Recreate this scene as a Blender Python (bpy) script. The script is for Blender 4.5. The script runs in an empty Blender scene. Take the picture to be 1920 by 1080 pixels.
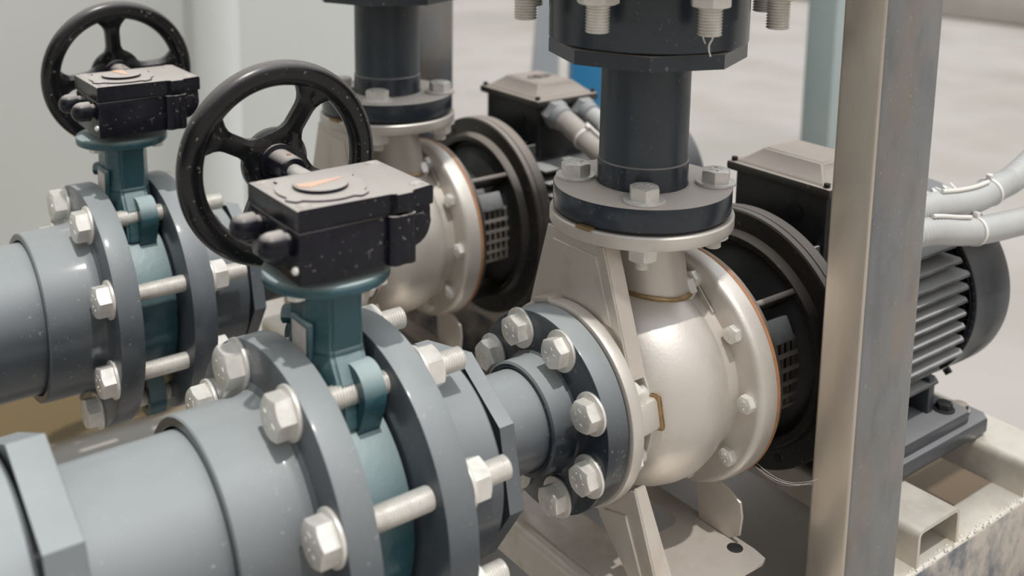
import bpy, bmesh, math, random
from mathutils import Vector, Matrix, Euler
random.seed(7)
PI = math.pi
S = bpy.context.scene
COL = S.collection
H = 0.29                      # height of the pump shaft above the floor

# ------------------------------------------------------------------ camera
FPX, PPX, PPY = 2004.93, 942.55, 97.98
RT = (0.800543309, -0.599148915, 0.0122877453)
DN = (-0.0969143495, -0.149670579, -0.983974759)
FW = (0.591386523, 0.786523551, -0.177883908)
CAM = Vector((-0.68684581, -0.69297129, 0.49153624 + H))
cd = bpy.data.cameras.new('camera')
cam = bpy.data.objects.new('camera', cd); COL.objects.link(cam)
m = Matrix.Identity(4)
for i in range(3):
    m[i][0] = RT[i]; m[i][1] = -DN[i]; m[i][2] = -FW[i]; m[i][3] = CAM[i]
cam.matrix_world = m
cd.sensor_width = 36.0; cd.sensor_fit = 'HORIZONTAL'
cd.lens = 36.0 * FPX / 1920.0
cd.shift_x = (960 - PPX) / 1920.0
cd.shift_y = -(540 - PPY) / 1920.0
cd.clip_start = 0.02; cd.clip_end = 100
cd.dof.use_dof = True; cd.dof.focus_distance = 0.98; cd.dof.aperture_fstop = 4.2
S.camera = cam

# ------------------------------------------------------------------ sky, sun, exposure
S.view_settings.view_transform = 'Standard'
S.view_settings.look = 'None'
S.view_settings.gamma = 1.0
S.view_settings.use_curve_mapping = False
S.view_settings.exposure = -0.05
w = bpy.data.worlds.new('sky'); S.world = w; w.use_nodes = True
nt = w.node_tree; nt.nodes.clear()
out = nt.nodes.new('ShaderNodeOutputWorld'); bg = nt.nodes.new('ShaderNodeBackground')
tc = nt.nodes.new('ShaderNodeTexCoord'); sx = nt.nodes.new('ShaderNodeSeparateXYZ')
rp = nt.nodes.new('ShaderNodeValToRGB')
rp.color_ramp.elements[0].position = 0.0; rp.color_ramp.elements[0].color = (0.30, 0.26, 0.22, 1)
rp.color_ramp.elements[1].position = 1.0; rp.color_ramp.elements[1].color = (0.86, 0.93, 1.0, 1)
e = rp.color_ramp.elements.new(0.47); e.color = (0.36, 0.345, 0.33, 1)
e = rp.color_ramp.elements.new(0.55); e.color = (0.60, 0.61, 0.615, 1)
e = rp.color_ramp.elements.new(0.74); e.color = (0.90, 0.93, 0.95, 1)
nt.links.new(tc.outputs['Generated'], sx.inputs[0]); nt.links.new(sx.outputs['Z'], rp.inputs[0])
nt.links.new(rp.outputs[0], bg.inputs[0]); nt.links.new(bg.outputs[0], out.inputs[0])
# open, bright surroundings on the -Y side; darker, built-up side towards -X
dt = nt.nodes.new('ShaderNodeVectorMath'); dt.operation = 'DOT_PRODUCT'; dt.inputs[1].default_value = (0.80, -0.60, 0.0)
no = nt.nodes.new('ShaderNodeVectorMath'); no.operation = 'NORMALIZE'
nt.links.new(tc.outputs['Generated'], no.inputs[0]); nt.links.new(no.outputs[0], dt.inputs[0])
mr_ = nt.nodes.new('ShaderNodeMapRange'); mr_.interpolation_type = 'SMOOTHSTEP'
for k_, v_ in (('From Min', -0.75), ('From Max', 0.6), ('To Min', 0.22), ('To Max', 1.9)): mr_.inputs[k_].default_value = v_
nt.links.new(dt.outputs['Value'], mr_.inputs['Value']); nt.links.new(mr_.outputs[0], bg.inputs[1])
bg.inputs[1].default_value = 0.95
sd = bpy.data.lights.new('sun', 'SUN'); sd.energy = 2.35; sd.angle = math.radians(1.2); sd.color = (1.0, 0.955, 0.90)
sun = bpy.data.objects.new('sun', sd); COL.objects.link(sun)
sun.rotation_euler = Vector((0.02, 0.27, -0.95)).to_track_quat('-Z', 'Y').to_euler()
sun.location = (0, 0, 4)

# ------------------------------------------------------------------ materials
def mat(name, col, rough=0.5, metal=0.0, var=0.0, scale=20.0, bump=0.0, bscale=200.0, dust=0.0, dustcol=(0.42, 0.38, 0.34),
        stain=None, stain_scale=12.0, stain_amt=0.5, stretch=None, coat=0.0, specks=0.0, streak=0.0, d0=0.15, st=(0.5, 0.68), spec=0.5):
    m = bpy.data.materials.new(name); m.use_nodes = True
    n = m.node_tree.nodes; l = m.node_tree.links; b = n['Principled BSDF']
    b.inputs['Roughness'].default_value = rough; b.inputs['Metallic'].default_value = metal
    b.inputs['Specular IOR Level'].default_value = spec
    if coat: b.inputs['Coat Weight'].default_value = coat; b.inputs['Coat Roughness'].default_value = 0.12
    t = n.new('ShaderNodeTexCoord'); mp = n.new('ShaderNodeMapping'); l.new(t.outputs['Object'], mp.inputs[0])
    if stretch: mp.inputs['Scale'].default_value = stretch
    cur = None
    rgb = n.new('ShaderNodeRGB'); rgb.outputs[0].default_value = (*col, 1); cur = rgb.outputs[0]
    def noise(sc, det=4, ro=0.55):
        x = n.new('ShaderNodeTexNoise'); x.inputs['Scale'].default_value = sc; x.inputs['Detail'].default_value = det
        x.inputs['Roughness'].default_value = ro; l.new(mp.outputs[0], x.inputs['Vector']); return x.outputs[0]
    def mix(a, bcol, fac):
        x = n.new('ShaderNodeMix'); x.data_type = 'RGBA'
        l.new(a, x.inputs['A'])
        if isinstance(bcol, tuple): x.inputs['B'].default_value = (*bcol, 1)
        else: l.new(bcol, x.inputs['B'])
        l.new(fac, x.inputs['Factor']); return x.outputs['Result']
    def ramp(a, p0, p1, v0=0.0, v1=1.0):
        x = n.new('ShaderNodeMapRange'); x.inputs['From Min'].default_value = p0; x.inputs['From Max'].default_value = p1
        x.inputs['To Min'].default_value = v0; x.inputs['To Max'].default_value = v1; l.new(a, x.inputs['Value']); return x.outputs[0]
    if var:
        cur = mix(cur, tuple(min(1, c * (1 + var)) for c in col), ramp(noise(scale), 0.35, 0.65))
        cur = mix(cur, tuple(c * (1 - var) for c in col), ramp(noise(scale * 2.7), 0.5, 0.75))
    if stain:
        cur = mix(cur, stain, ramp(noise(stain_scale, 6, 0.65), st[0], st[1], 0, stain_amt))
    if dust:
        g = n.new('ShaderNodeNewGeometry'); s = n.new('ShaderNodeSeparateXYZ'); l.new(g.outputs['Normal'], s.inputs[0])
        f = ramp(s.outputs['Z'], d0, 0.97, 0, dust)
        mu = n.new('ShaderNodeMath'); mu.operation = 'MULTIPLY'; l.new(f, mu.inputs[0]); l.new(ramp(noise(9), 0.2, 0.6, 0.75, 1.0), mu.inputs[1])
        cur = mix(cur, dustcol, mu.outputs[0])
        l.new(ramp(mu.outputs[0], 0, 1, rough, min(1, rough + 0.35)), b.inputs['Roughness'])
    if specks:
        f = ramp(noise(230, 2, 0.5), 0.66, 0.74, 0, min(1, specks * 1.6))
        mu = n.new('ShaderNodeMath'); mu.operation = 'MULTIPLY'; l.new(f, mu.inputs[0]); l.new(ramp(noise(22), 0.42, 0.6), mu.inputs[1])
        cur = mix(cur, (0.55, 0.53, 0.5), mu.outputs[0])
    l.new(cur, b.inputs['Base Color'])
    if bump or streak:
        bp = n.new('ShaderNodeBump'); bp.inputs['Strength'].default_value = bump or 0.1; bp.inputs['Distance'].default_value = 0.001
        l.new(noise(bscale, 3), bp.inputs['Height']); l.new(bp.outputs[0], b.inputs['Normal'])
    if not dust and rough > 0.05:
        l.new(ramp(noise(scale * 1.3), 0.3, 0.7, max(0.05, rough - 0.07), rough + 0.1), b.inputs['Roughness'])
    return m

M = {}
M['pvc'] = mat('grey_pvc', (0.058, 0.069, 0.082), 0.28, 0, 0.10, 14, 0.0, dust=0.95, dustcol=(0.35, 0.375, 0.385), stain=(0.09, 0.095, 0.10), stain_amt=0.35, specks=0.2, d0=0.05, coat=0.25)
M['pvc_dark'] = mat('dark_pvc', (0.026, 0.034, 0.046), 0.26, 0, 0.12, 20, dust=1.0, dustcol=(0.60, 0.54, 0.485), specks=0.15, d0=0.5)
M['steel_cast'] = mat('cast_stainless', (0.63, 0.59, 0.545), 0.47, 0.5, 0.06, 12, 0.15, 320, stain=(0.50, 0.43, 0.36), stain_amt=0.35, stain_scale=9)
M['steel_sheet'] = mat('sheet_stainless', (0.58, 0.53, 0.48), 0.42, 0.45, 0.06, 14, 0.1, 120, stain=(0.42, 0.34, 0.26), stain_amt=0.4, stain_scale=18)
M['steel_zinc'] = mat('galvanised_bolt', (0.74, 0.72, 0.68), 0.36, 0.35, 0.08, 60, 0.12, 300, stain=(0.50, 0.45, 0.37), stain_amt=0.3, stain_scale=40)
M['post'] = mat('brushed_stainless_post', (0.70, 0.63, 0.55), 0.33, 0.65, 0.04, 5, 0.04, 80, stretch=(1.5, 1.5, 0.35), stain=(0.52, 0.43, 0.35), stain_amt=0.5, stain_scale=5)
M['post_side'] = mat('painted_reflection_post', (0.215, 0.225, 0.235), 0.28, 0.55, 0.2, 7, 0.06, 90, stretch=(2.2, 2.2, 0.9), stain=(0.31, 0.25, 0.20), stain_amt=0.8, stain_scale=8, specks=0.5, st=(0.45, 0.66))  # dark reflection painted into the side-face steel colour, with brown blotches
M['black'] = mat('black_cast_paint', (0.008, 0.008, 0.013), 0.24, 0, 0.3, 30, 0.4, 110, dust=1.0, dustcol=(0.47, 0.435, 0.41), specks=0.28, d0=0.55, spec=0.28)
M['wheel'] = mat('black_wheel_paint', (0.008, 0.008, 0.009), 0.20, 0, 0.3, 30, 0.1, 90, dust=0.45, dustcol=(0.40, 0.37, 0.36), specks=0.3, d0=0.4, spec=0.4)
M['teal'] = mat('blue_green_enamel', (0.022, 0.078, 0.098), 0.24, 0, 0.10, 30, 0.6, 150, dust=1.0, dustcol=(0.40, 0.49, 0.49), d0=0.05)
M['motor'] = mat('dark_motor_paint', (0.026, 0.023, 0.021), 0.42, 0, 0.3, 20, 0.2, 140, dust=0.85, dustcol=(0.40, 0.35, 0.31), specks=0.2, d0=0.45)
M['motor_in'] = mat('black_motor_paint', (0.010, 0.010, 0.011), 0.5, 0, 0.3, 20, 0.2, 140)
M['fin'] = mat('dusty_fin_paint', (0.040, 0.042, 0.046), 0.6, 0, 0.3, 30, 0.2, 140, dust=0.9, dustcol=(0.40, 0.40, 0.40), stain=(0.4, 0.4, 0.4), stain_amt=0.3, d0=0.3)
M['cowl'] = mat('dark_cowl_paint', (0.035, 0.040, 0.048), 0.33, 0, 0.25, 12, 0.1, 100, dust=0.5, dustcol=(0.34, 0.34, 0.35), d0=0.3)
M['gasket'] = mat('orange_gasket', (0.36, 0.17, 0.08), 0.6, 0, 0.2, 30)
M['rubber'] = mat('black_rubber', (0.012, 0.012, 0.013), 0.6)
M['conduit'] = mat('grey_conduit', (0.44, 0.445, 0.44), 0.45, 0, 0.05, 20)
M['conduit_d'] = mat('dusty_conduit', (0.36, 0.33, 0.30), 0.5, 0, 0.08, 20)
M['gland'] = mat('grey_gland', (0.22, 0.235, 0.25), 0.4, 0, 0.1, 20, dust=0.3)
M['white'] = mat('white_plastic', (0.72, 0.70, 0.66), 0.4)
M['cream'] = mat('peach_pointer_paint', (0.72, 0.50, 0.38), 0.5)
M['plate'] = mat('name_plate', (0.55, 0.50, 0.47), 0.4, 0.3, 0.2, 60)
M['letter'] = mat('white_lettering', (0.75, 0.74, 0.7), 0.5)
M['weld'] = mat('brown_weld', (0.30, 0.20, 0.10), 0.35, 0.6, 0.3, 60, 0.4, 200)
M['guard'] = mat('perforated_steel', (0.45, 0.41, 0.37), 0.35, 0.7, 0.1, 30)
M['skid'] = mat('mottled_skid_steel', (0.54, 0.49, 0.44), 0.42, 0.4, 0.12, 16, 0.4, 90, stretch=(1, 1, 0.7), stain=(0.10, 0.125, 0.165), stain_amt=0.9, stain_scale=16, st=(0.44, 0.60))
M['skid_top'] = mat('skid_channel_steel', (0.64, 0.60, 0.54), 0.42, 0.4, 0.06, 16, 0.15, 90, stain=(0.40, 0.30, 0.18), stain_amt=0.3, stain_scale=26)
M['blue'] = mat('blue_paint', (0.02, 0.20, 0.42), 0.4)
M['column'] = mat('grey_green_paint', (0.34, 0.41, 0.41), 0.5, 0, 0.05, 4)
M['column_g'] = mat('pale_grey_paint', (0.46, 0.48, 0.50), 0.5, 0, 0.05, 4)
M['column_w'] = mat('pale_blue_white_paint', (0.80, 0.83, 0.83), 0.4, 0, 0.03, 4)
M['wall'] = mat('pale_green_wall_paint', (0.80, 0.83, 0.81), 0.6, 0, 0.0, 1.0, stretch=(1, 1, 0.25), stain=(0.71, 0.75, 0.62), stain_scale=1.8, stain_amt=1.0)
M['kerb'] = mat('pale_kerb_concrete', (0.66, 0.62, 0.58), 0.8, 0, 0.05, 3)

def floor_material():
    m = bpy.data.materials.new('floor_concrete'); m.use_nodes = True
    n = m.node_tree.nodes; l = m.node_tree.links; b = n['Principled BSDF']; b.inputs['Roughness'].default_value = 0.7
    t = n.new('ShaderNodeTexCoord')
    def noise(sc, d=5):
        x = n.new('ShaderNodeTexNoise'); x.inputs['Scale'].default_value = sc; x.inputs['Detail'].default_value = d
        l.new(t.outputs['Object'], x.inputs['Vector']); return x.outputs[0]
    def ramp(a, p0, p1, v0=0.0, v1=1.0):
        x = n.new('ShaderNodeMapRange'); x.interpolation_type = 'SMOOTHSTEP'; x.inputs['From Min'].default_value = p0; x.inputs['From Max'].default_value = p1
        x.inputs['To Min'].default_value = v0; x.inputs['To Max'].default_value = v1; l.new(a, x.inputs['Value']); return x.outputs[0]
    def mix(a, c, f):
        x = n.new('ShaderNodeMix'); x.data_type = 'RGBA'; l.new(a, x.inputs['A']); x.inputs['B'].default_value = (*c, 1); l.new(f, x.inputs['Factor']); return x.outputs['Result']
    rgb = n.new('ShaderNodeRGB'); rgb.outputs[0].default_value = (0.415, 0.39, 0.365, 1)
    c = mix(rgb.outputs[0], (0.37, 0.345, 0.315), ramp(noise(3), 0.4, 0.7))
    c = mix(c, (0.30, 0.28, 0.25), ramp(noise(1.3), 0.45, 0.7, 0, 0.7))
    c = mix(c, (0.30, 0.27, 0.22), ramp(noise(40), 0.66, 0.8, 0, 0.6))
    # algae-brown damp and painted shade under and behind the pump sets, painted sunlit gap
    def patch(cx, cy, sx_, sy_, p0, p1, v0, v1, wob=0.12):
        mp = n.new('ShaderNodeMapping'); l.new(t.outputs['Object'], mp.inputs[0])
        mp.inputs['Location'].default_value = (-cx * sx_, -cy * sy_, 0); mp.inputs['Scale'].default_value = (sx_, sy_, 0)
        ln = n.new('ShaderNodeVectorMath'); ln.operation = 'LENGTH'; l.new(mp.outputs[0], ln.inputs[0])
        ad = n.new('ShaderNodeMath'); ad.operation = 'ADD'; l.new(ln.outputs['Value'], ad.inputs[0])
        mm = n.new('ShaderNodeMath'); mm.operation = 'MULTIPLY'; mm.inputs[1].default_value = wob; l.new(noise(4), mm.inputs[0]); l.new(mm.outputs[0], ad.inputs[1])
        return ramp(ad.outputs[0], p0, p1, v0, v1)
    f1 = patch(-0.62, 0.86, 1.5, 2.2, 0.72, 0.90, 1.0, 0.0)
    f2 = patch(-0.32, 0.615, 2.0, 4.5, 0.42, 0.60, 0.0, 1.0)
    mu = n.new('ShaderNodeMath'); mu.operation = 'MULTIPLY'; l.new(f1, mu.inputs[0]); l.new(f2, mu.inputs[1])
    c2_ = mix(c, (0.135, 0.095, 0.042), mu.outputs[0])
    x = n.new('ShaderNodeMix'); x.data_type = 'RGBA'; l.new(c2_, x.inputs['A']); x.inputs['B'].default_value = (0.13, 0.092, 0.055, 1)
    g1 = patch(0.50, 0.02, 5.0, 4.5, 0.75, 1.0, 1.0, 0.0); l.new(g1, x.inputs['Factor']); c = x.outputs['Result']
    l.new(c, b.inputs['Base Color'])
    return m
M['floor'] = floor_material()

# ------------------------------------------------------------------ mesh helpers
def V(*a): return Vector(a)
def axisM(origin, direction, roll=0.0):
    """matrix taking local +Z to direction"""
    q = Vector(direction).normalized().to_track_quat('Z', 'Y')
    return Matrix.Translation(origin) @ q.to_matrix().to_4x4() @ Matrix.Rotation(roll, 4, 'Z')
XM = Matrix(((0, 0, 1, 0), (1, 0, 0, 0), (0, 1, 0, 0), (0, 0, 0, 1)))   # local z -> X, local x -> Y, local y -> Z
I4 = Matrix.Identity(4)

def lathe(bm, prof, Mx=I4, seg=72, a0=0.0, a1=2 * PI):
    """profile (axial, radius) round local Z"""
    full = abs(a1 - a0 - 2 * PI) < 1e-6
    n = seg if full else seg + 1
    rings = []
    for z, r in prof:
        if r <= 1e-7:
            rings.append([bm.verts.new(Mx @ V(0, 0, z))])
        else:
            rings.append([bm.verts.new(Mx @ V(r * math.cos(a0 + (a1 - a0) * i / seg), r * math.sin(a0 + (a1 - a0) * i / seg), z)) for i in range(n)])
    cnt = seg
    for A, B in zip(rings, rings[1:]):
        for i in range(cnt):
            j = (i + 1) % n if full else i + 1
            if len(A) == 1 and len(B) == 1: continue
            try:
                if len(A) == 1: bm.faces.new((A[0], B[j], B[i]))
                elif len(B) == 1: bm.faces.new((A[i], A[j], B[0]))
                else: bm.faces.new((A[i], A[j], B[j], B[i]))
            except ValueError: pass
    return rings

def disc(bm, z0, z1, r, Mx=I4, c=0.0015, seg=72, r_in=0.0):
    """chamfered solid disc, or a ring when r_in is given"""
    if r_in > 0:
        lathe(bm, [(z0, r_in), (z0, r - c), (z0 + c * .3, r - c * .3), (z0 + c, r), (z1 - c, r), (z1 - c * .3, r - c * .3), (z1, r - c), (z1, r_in), (z0, r_in)], Mx, seg)
    else:
        lathe(bm, [(z0, 0), (z0, r - c), (z0 + c * .3, r - c * .3), (z0 + c, r), (z1 - c, r), (z1 - c * .3, r - c * .3), (z1, r - c), (z1, 0)], Mx, seg)

def hexhead(bm, Mx, rc, h, n=6, chamf=True):
    """hexagonal head or nut, local z 0..h, chamfered on the far side"""
    seg = n * 6; ri = rc * math.cos(PI / n)
    def loc(t):
        a = (t % (2 * PI / n)) - PI / n
        return ri / math.cos(a)
    bot, mid, top = [], [], []
    for i in range(seg):
        t = 2 * PI * i / seg; r = loc(t)
        cs, sn = math.cos(t), math.sin(t)
        bot.append(bm.verts.new(Mx @ V(r * cs, r * sn, 0)))
        zt = h - (0.55 * (r - ri) + 0.0002 if chamf else 0.0006)
        mid.append(bm.verts.new(Mx @ V(r * cs, r * sn, zt)))
        rt = ri * 0.97 if chamf else r - 0.0006
        top.append(bm.verts.new(Mx @ V(rt * cs, rt * sn, h)))
    for i in range(seg):
        j = (i + 1) % seg
        bm.faces.new((bot[i], bot[j], mid[j], mid[i])); bm.faces.new((mid[i], mid[j], top[j], top[i]))
    bm.faces.new(top); bm.faces.new(bot[::-1])

def thread(bm, Mx, r, z0, z1, pitch=0.0024, seg=28):
    prof = [(z0, 0)]; z = z0; d = 0.0011
    n = max(1, int(abs(z1 - z0) / pitch)); p = (z1 - z0) / n; d = min(.0014, r * .14)
    for i in range(n):
        prof += [(z0 + p * i, r - d), (z0 + p * (i + .42), r), (z0 + p * (i + .58), r)]
    prof += [(z1, r - d), (z1, 0)]
    lathe(bm, prof, Mx, seg)

def box(bm, lo, hi, bev=0.0, Mx=I4, seg=2):
    vs = [bm.verts.new(V(x, y, z)) for x in (lo[0], hi[0]) for y in (lo[1], hi[1]) for z in (lo[2], hi[2])]
    idx = [(0, 1, 3, 2), (4, 6, 7, 5), (0, 4, 5, 1), (2, 3, 7, 6), (0, 2, 6, 4), (1, 5, 7, 3)]
    fs = [bm.faces.new([vs[i] for i in f]) for f in idx]
    vv = set(vs)
    if bev > 0:
        es = set(e for f in fs for e in f.edges)
        r = bmesh.ops.bevel(bm, geom=list(es), offset=bev, segments=seg, affect='EDGES', profile=0.5)
        vv = set(v for v in r['verts']) | set(v for v in vs if v.is_valid)
    for v in vv:
        v.co = Mx @ v.co

def prism(bm, pts, d0, d1, Mx=I4, bev=0.0, seg=2):
    """polygon pts (x,y) extruded along local z"""
    a = [bm.verts.new(V(x, y, d0)) for x, y in pts]; b = [bm.verts.new(V(x, y, d1)) for x, y in pts]
    n = len(pts); fs = [bm.faces.new(a[::-1]), bm.faces.new(b)]
    for i in range(n): fs.append(bm.faces.new((a[i], a[(i + 1) % n], b[(i + 1) % n], b[i])))
    vv = set(a + b)
    if bev > 0:
        es = set(e for f in fs[:2] for e in f.edges)
        r = bmesh.ops.bevel(bm, geom=list(es), offset=bev, segments=seg, affect='EDGES', profile=0.5)
        vv = set(r['verts']) | set(v for v in a + b if v.is_valid)
    for v in vv: v.co = Mx @ v.co

def smooth_path(pts, per=12):
    P = [Vector(p) for p in pts]; out = []
    P = [2 * P[0] - P[1]] + P + [2 * P[-1] - P[-2]]
    for i in range(1, len(P) - 2):
        for k in range(per):
            t = k / per; a, b, c, d = P[i - 1:i + 3]
            out.append(0.5 * ((2 * b) + (c - a) * t + (2 * a - 5 * b + 4 * c - d) * t * t + (3 * b - a - 3 * c + d) * t ** 3))
    out.append(P[-2]); return out

def tube(bm, pts, rad, seg=20, caps=True):
    """sweep; rad is a number or a function of the index"""
    pts = [Vector(p) for p in pts]; n = len(pts); up = None; rings = []
    for i, p in enumerate(pts):
        t = (pts[min(i + 1, n - 1)] - pts[max(i - 1, 0)]).normalized()
        if up is None: up = t.orthogonal().normalized()
        up = (up - t * up.dot(t)).normalized(); s = t.cross(up)
        r = rad(i) if callable(rad) else rad
        rings.append([bm.verts.new(p + (up * math.cos(2 * PI * k / seg) + s * math.sin(2 * PI * k / seg)) * r) for k in range(seg)])
    for A, B in zip(rings, rings[1:]):
        for k in range(seg):
            bm.faces.new((A[k], A[(k + 1) % seg], B[(k + 1) % seg], B[k]))
    if caps: bm.faces.new(rings[0][::-1]); bm.faces.new(rings[-1])

def sheet(bm, pts, thick, Mx=I4):
    prism(bm, pts, -thick / 2, thick / 2, Mx, bev=thick * 0.25, seg=1)

def obj(name, bm, material, parent=None, loc=None, angle=32):
    bmesh.ops.remove_doubles(bm, verts=bm.verts, dist=1e-6)
    bmesh.ops.recalc_face_normals(bm, faces=bm.faces)
    me = bpy.data.meshes.new(name); bm.to_mesh(me); bm.free()
    for p in me.polygons: p.use_smooth = True
    me.set_sharp_from_angle(angle=math.radians(angle))
    mats = material if isinstance(material, (list, tuple)) else [material]
    for k in mats: me.materials.append(M[k] if isinstance(k, str) else k)
    o = bpy.data.objects.new(name, me); COL.objects.link(o)
    if parent: o.parent = parent
    if loc: o.location = loc
    return o

def thing(name, label, cat, loc, group=None):
    o = bpy.data.objects.new(name, None); COL.objects.link(o); o.empty_display_size = 0.02
    o.location = (loc[0], loc[1], loc[2] + H); o['label'] = label; o['category'] = cat
    if group: o['group'] = group
    return o
def tag(o, label, cat, group=None):
    o['label'] = label; o['category'] = cat
    if group: o['group'] = group
    return o
def structure(name, bm, material, loc=(0, 0, 0)):
    o = obj(name, bm, material); o.location = loc; o['kind'] = 'structure'; return o
def copy_tree(o, parent=None):
    c = o.copy(); COL.objects.link(c)
    if parent: c.parent = parent
    for ch in list(o.children): copy_tree(ch, c)
    return c

# ------------------------------------------------------------------ setting
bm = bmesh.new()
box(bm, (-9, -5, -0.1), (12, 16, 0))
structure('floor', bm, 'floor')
bm = bmesh.new()
box(bm, (-6, 1.25, 0), (0.47, 1.45, 3.2), 0.01)
structure('wall_back', bm, 'wall')
bm = bmesh.new()
box(bm, (4.6, 1.0, 0), (12, 4.2, 0.22), 0.02, Matrix.Rotation(math.radians(4), 4, 'Z'))
structure('trim_1', bm, 'kerb')

# ------------------------------------------------------------------ bolts
def bolt(parent, pos, direction, rc, hh, washer_r, wt, shank_r, length, roll=0.0, nut_at=None, nut_h=0.014, mark=True, matl='steel_zinc', name='hex_bolt', nut_washer=True):
    """hex bolt: head outer side faces -direction; washer sits on the surface at pos; shank runs along direction"""
    d = Vector(direction).normalized(); p = Vector(pos)
    Mh = axisM(p - d * wt, -d, roll)
    bm = bmesh.new(); hexhead(bm, Mh, rc, hh)
    if mark:      # raised strength marks on the head
        for k in range(5):
            a = roll + k * 1.1 + 0.4; r1 = rc * 0.42; q = Mh @ V(r1 * math.cos(a), r1 * math.sin(a), hh)
            lx = rc * (0.10 + 0.05 * (k % 2))
            box(bm, (-lx, -rc * .03, -0.0002), (lx, rc * .03, 0.0005), 0, Matrix.Translation(q) @ Mh.to_3x3().to_4x4() @ Matrix.Rotation(a + k, 4, 'Z'))
    Ms = axisM(p - d * wt, d)
    thread(bm, Ms, shank_r, 0.0, length + wt)
    o = obj(name, bm, matl, parent)
    bm = bmesh.new(); disc(bm, 0, wt, washer_r, axisM(p, -d), 0.0006, 40)
    obj('washer', bm, matl, o)
    if nut_at is not None:
        q = p + d * nut_at
        bm = bmesh.new(); hexhead(bm, axisM(q + d * wt * nut_washer, d, roll + 0.3), rc, nut_h)
        obj('nut', bm, matl, o)
        if nut_washer:
            bm = bmesh.new(); disc(bm, 0, wt, washer_r, axisM(q, d), 0.0006, 40)
            obj('washer', bm, matl, o)
    return o

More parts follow.
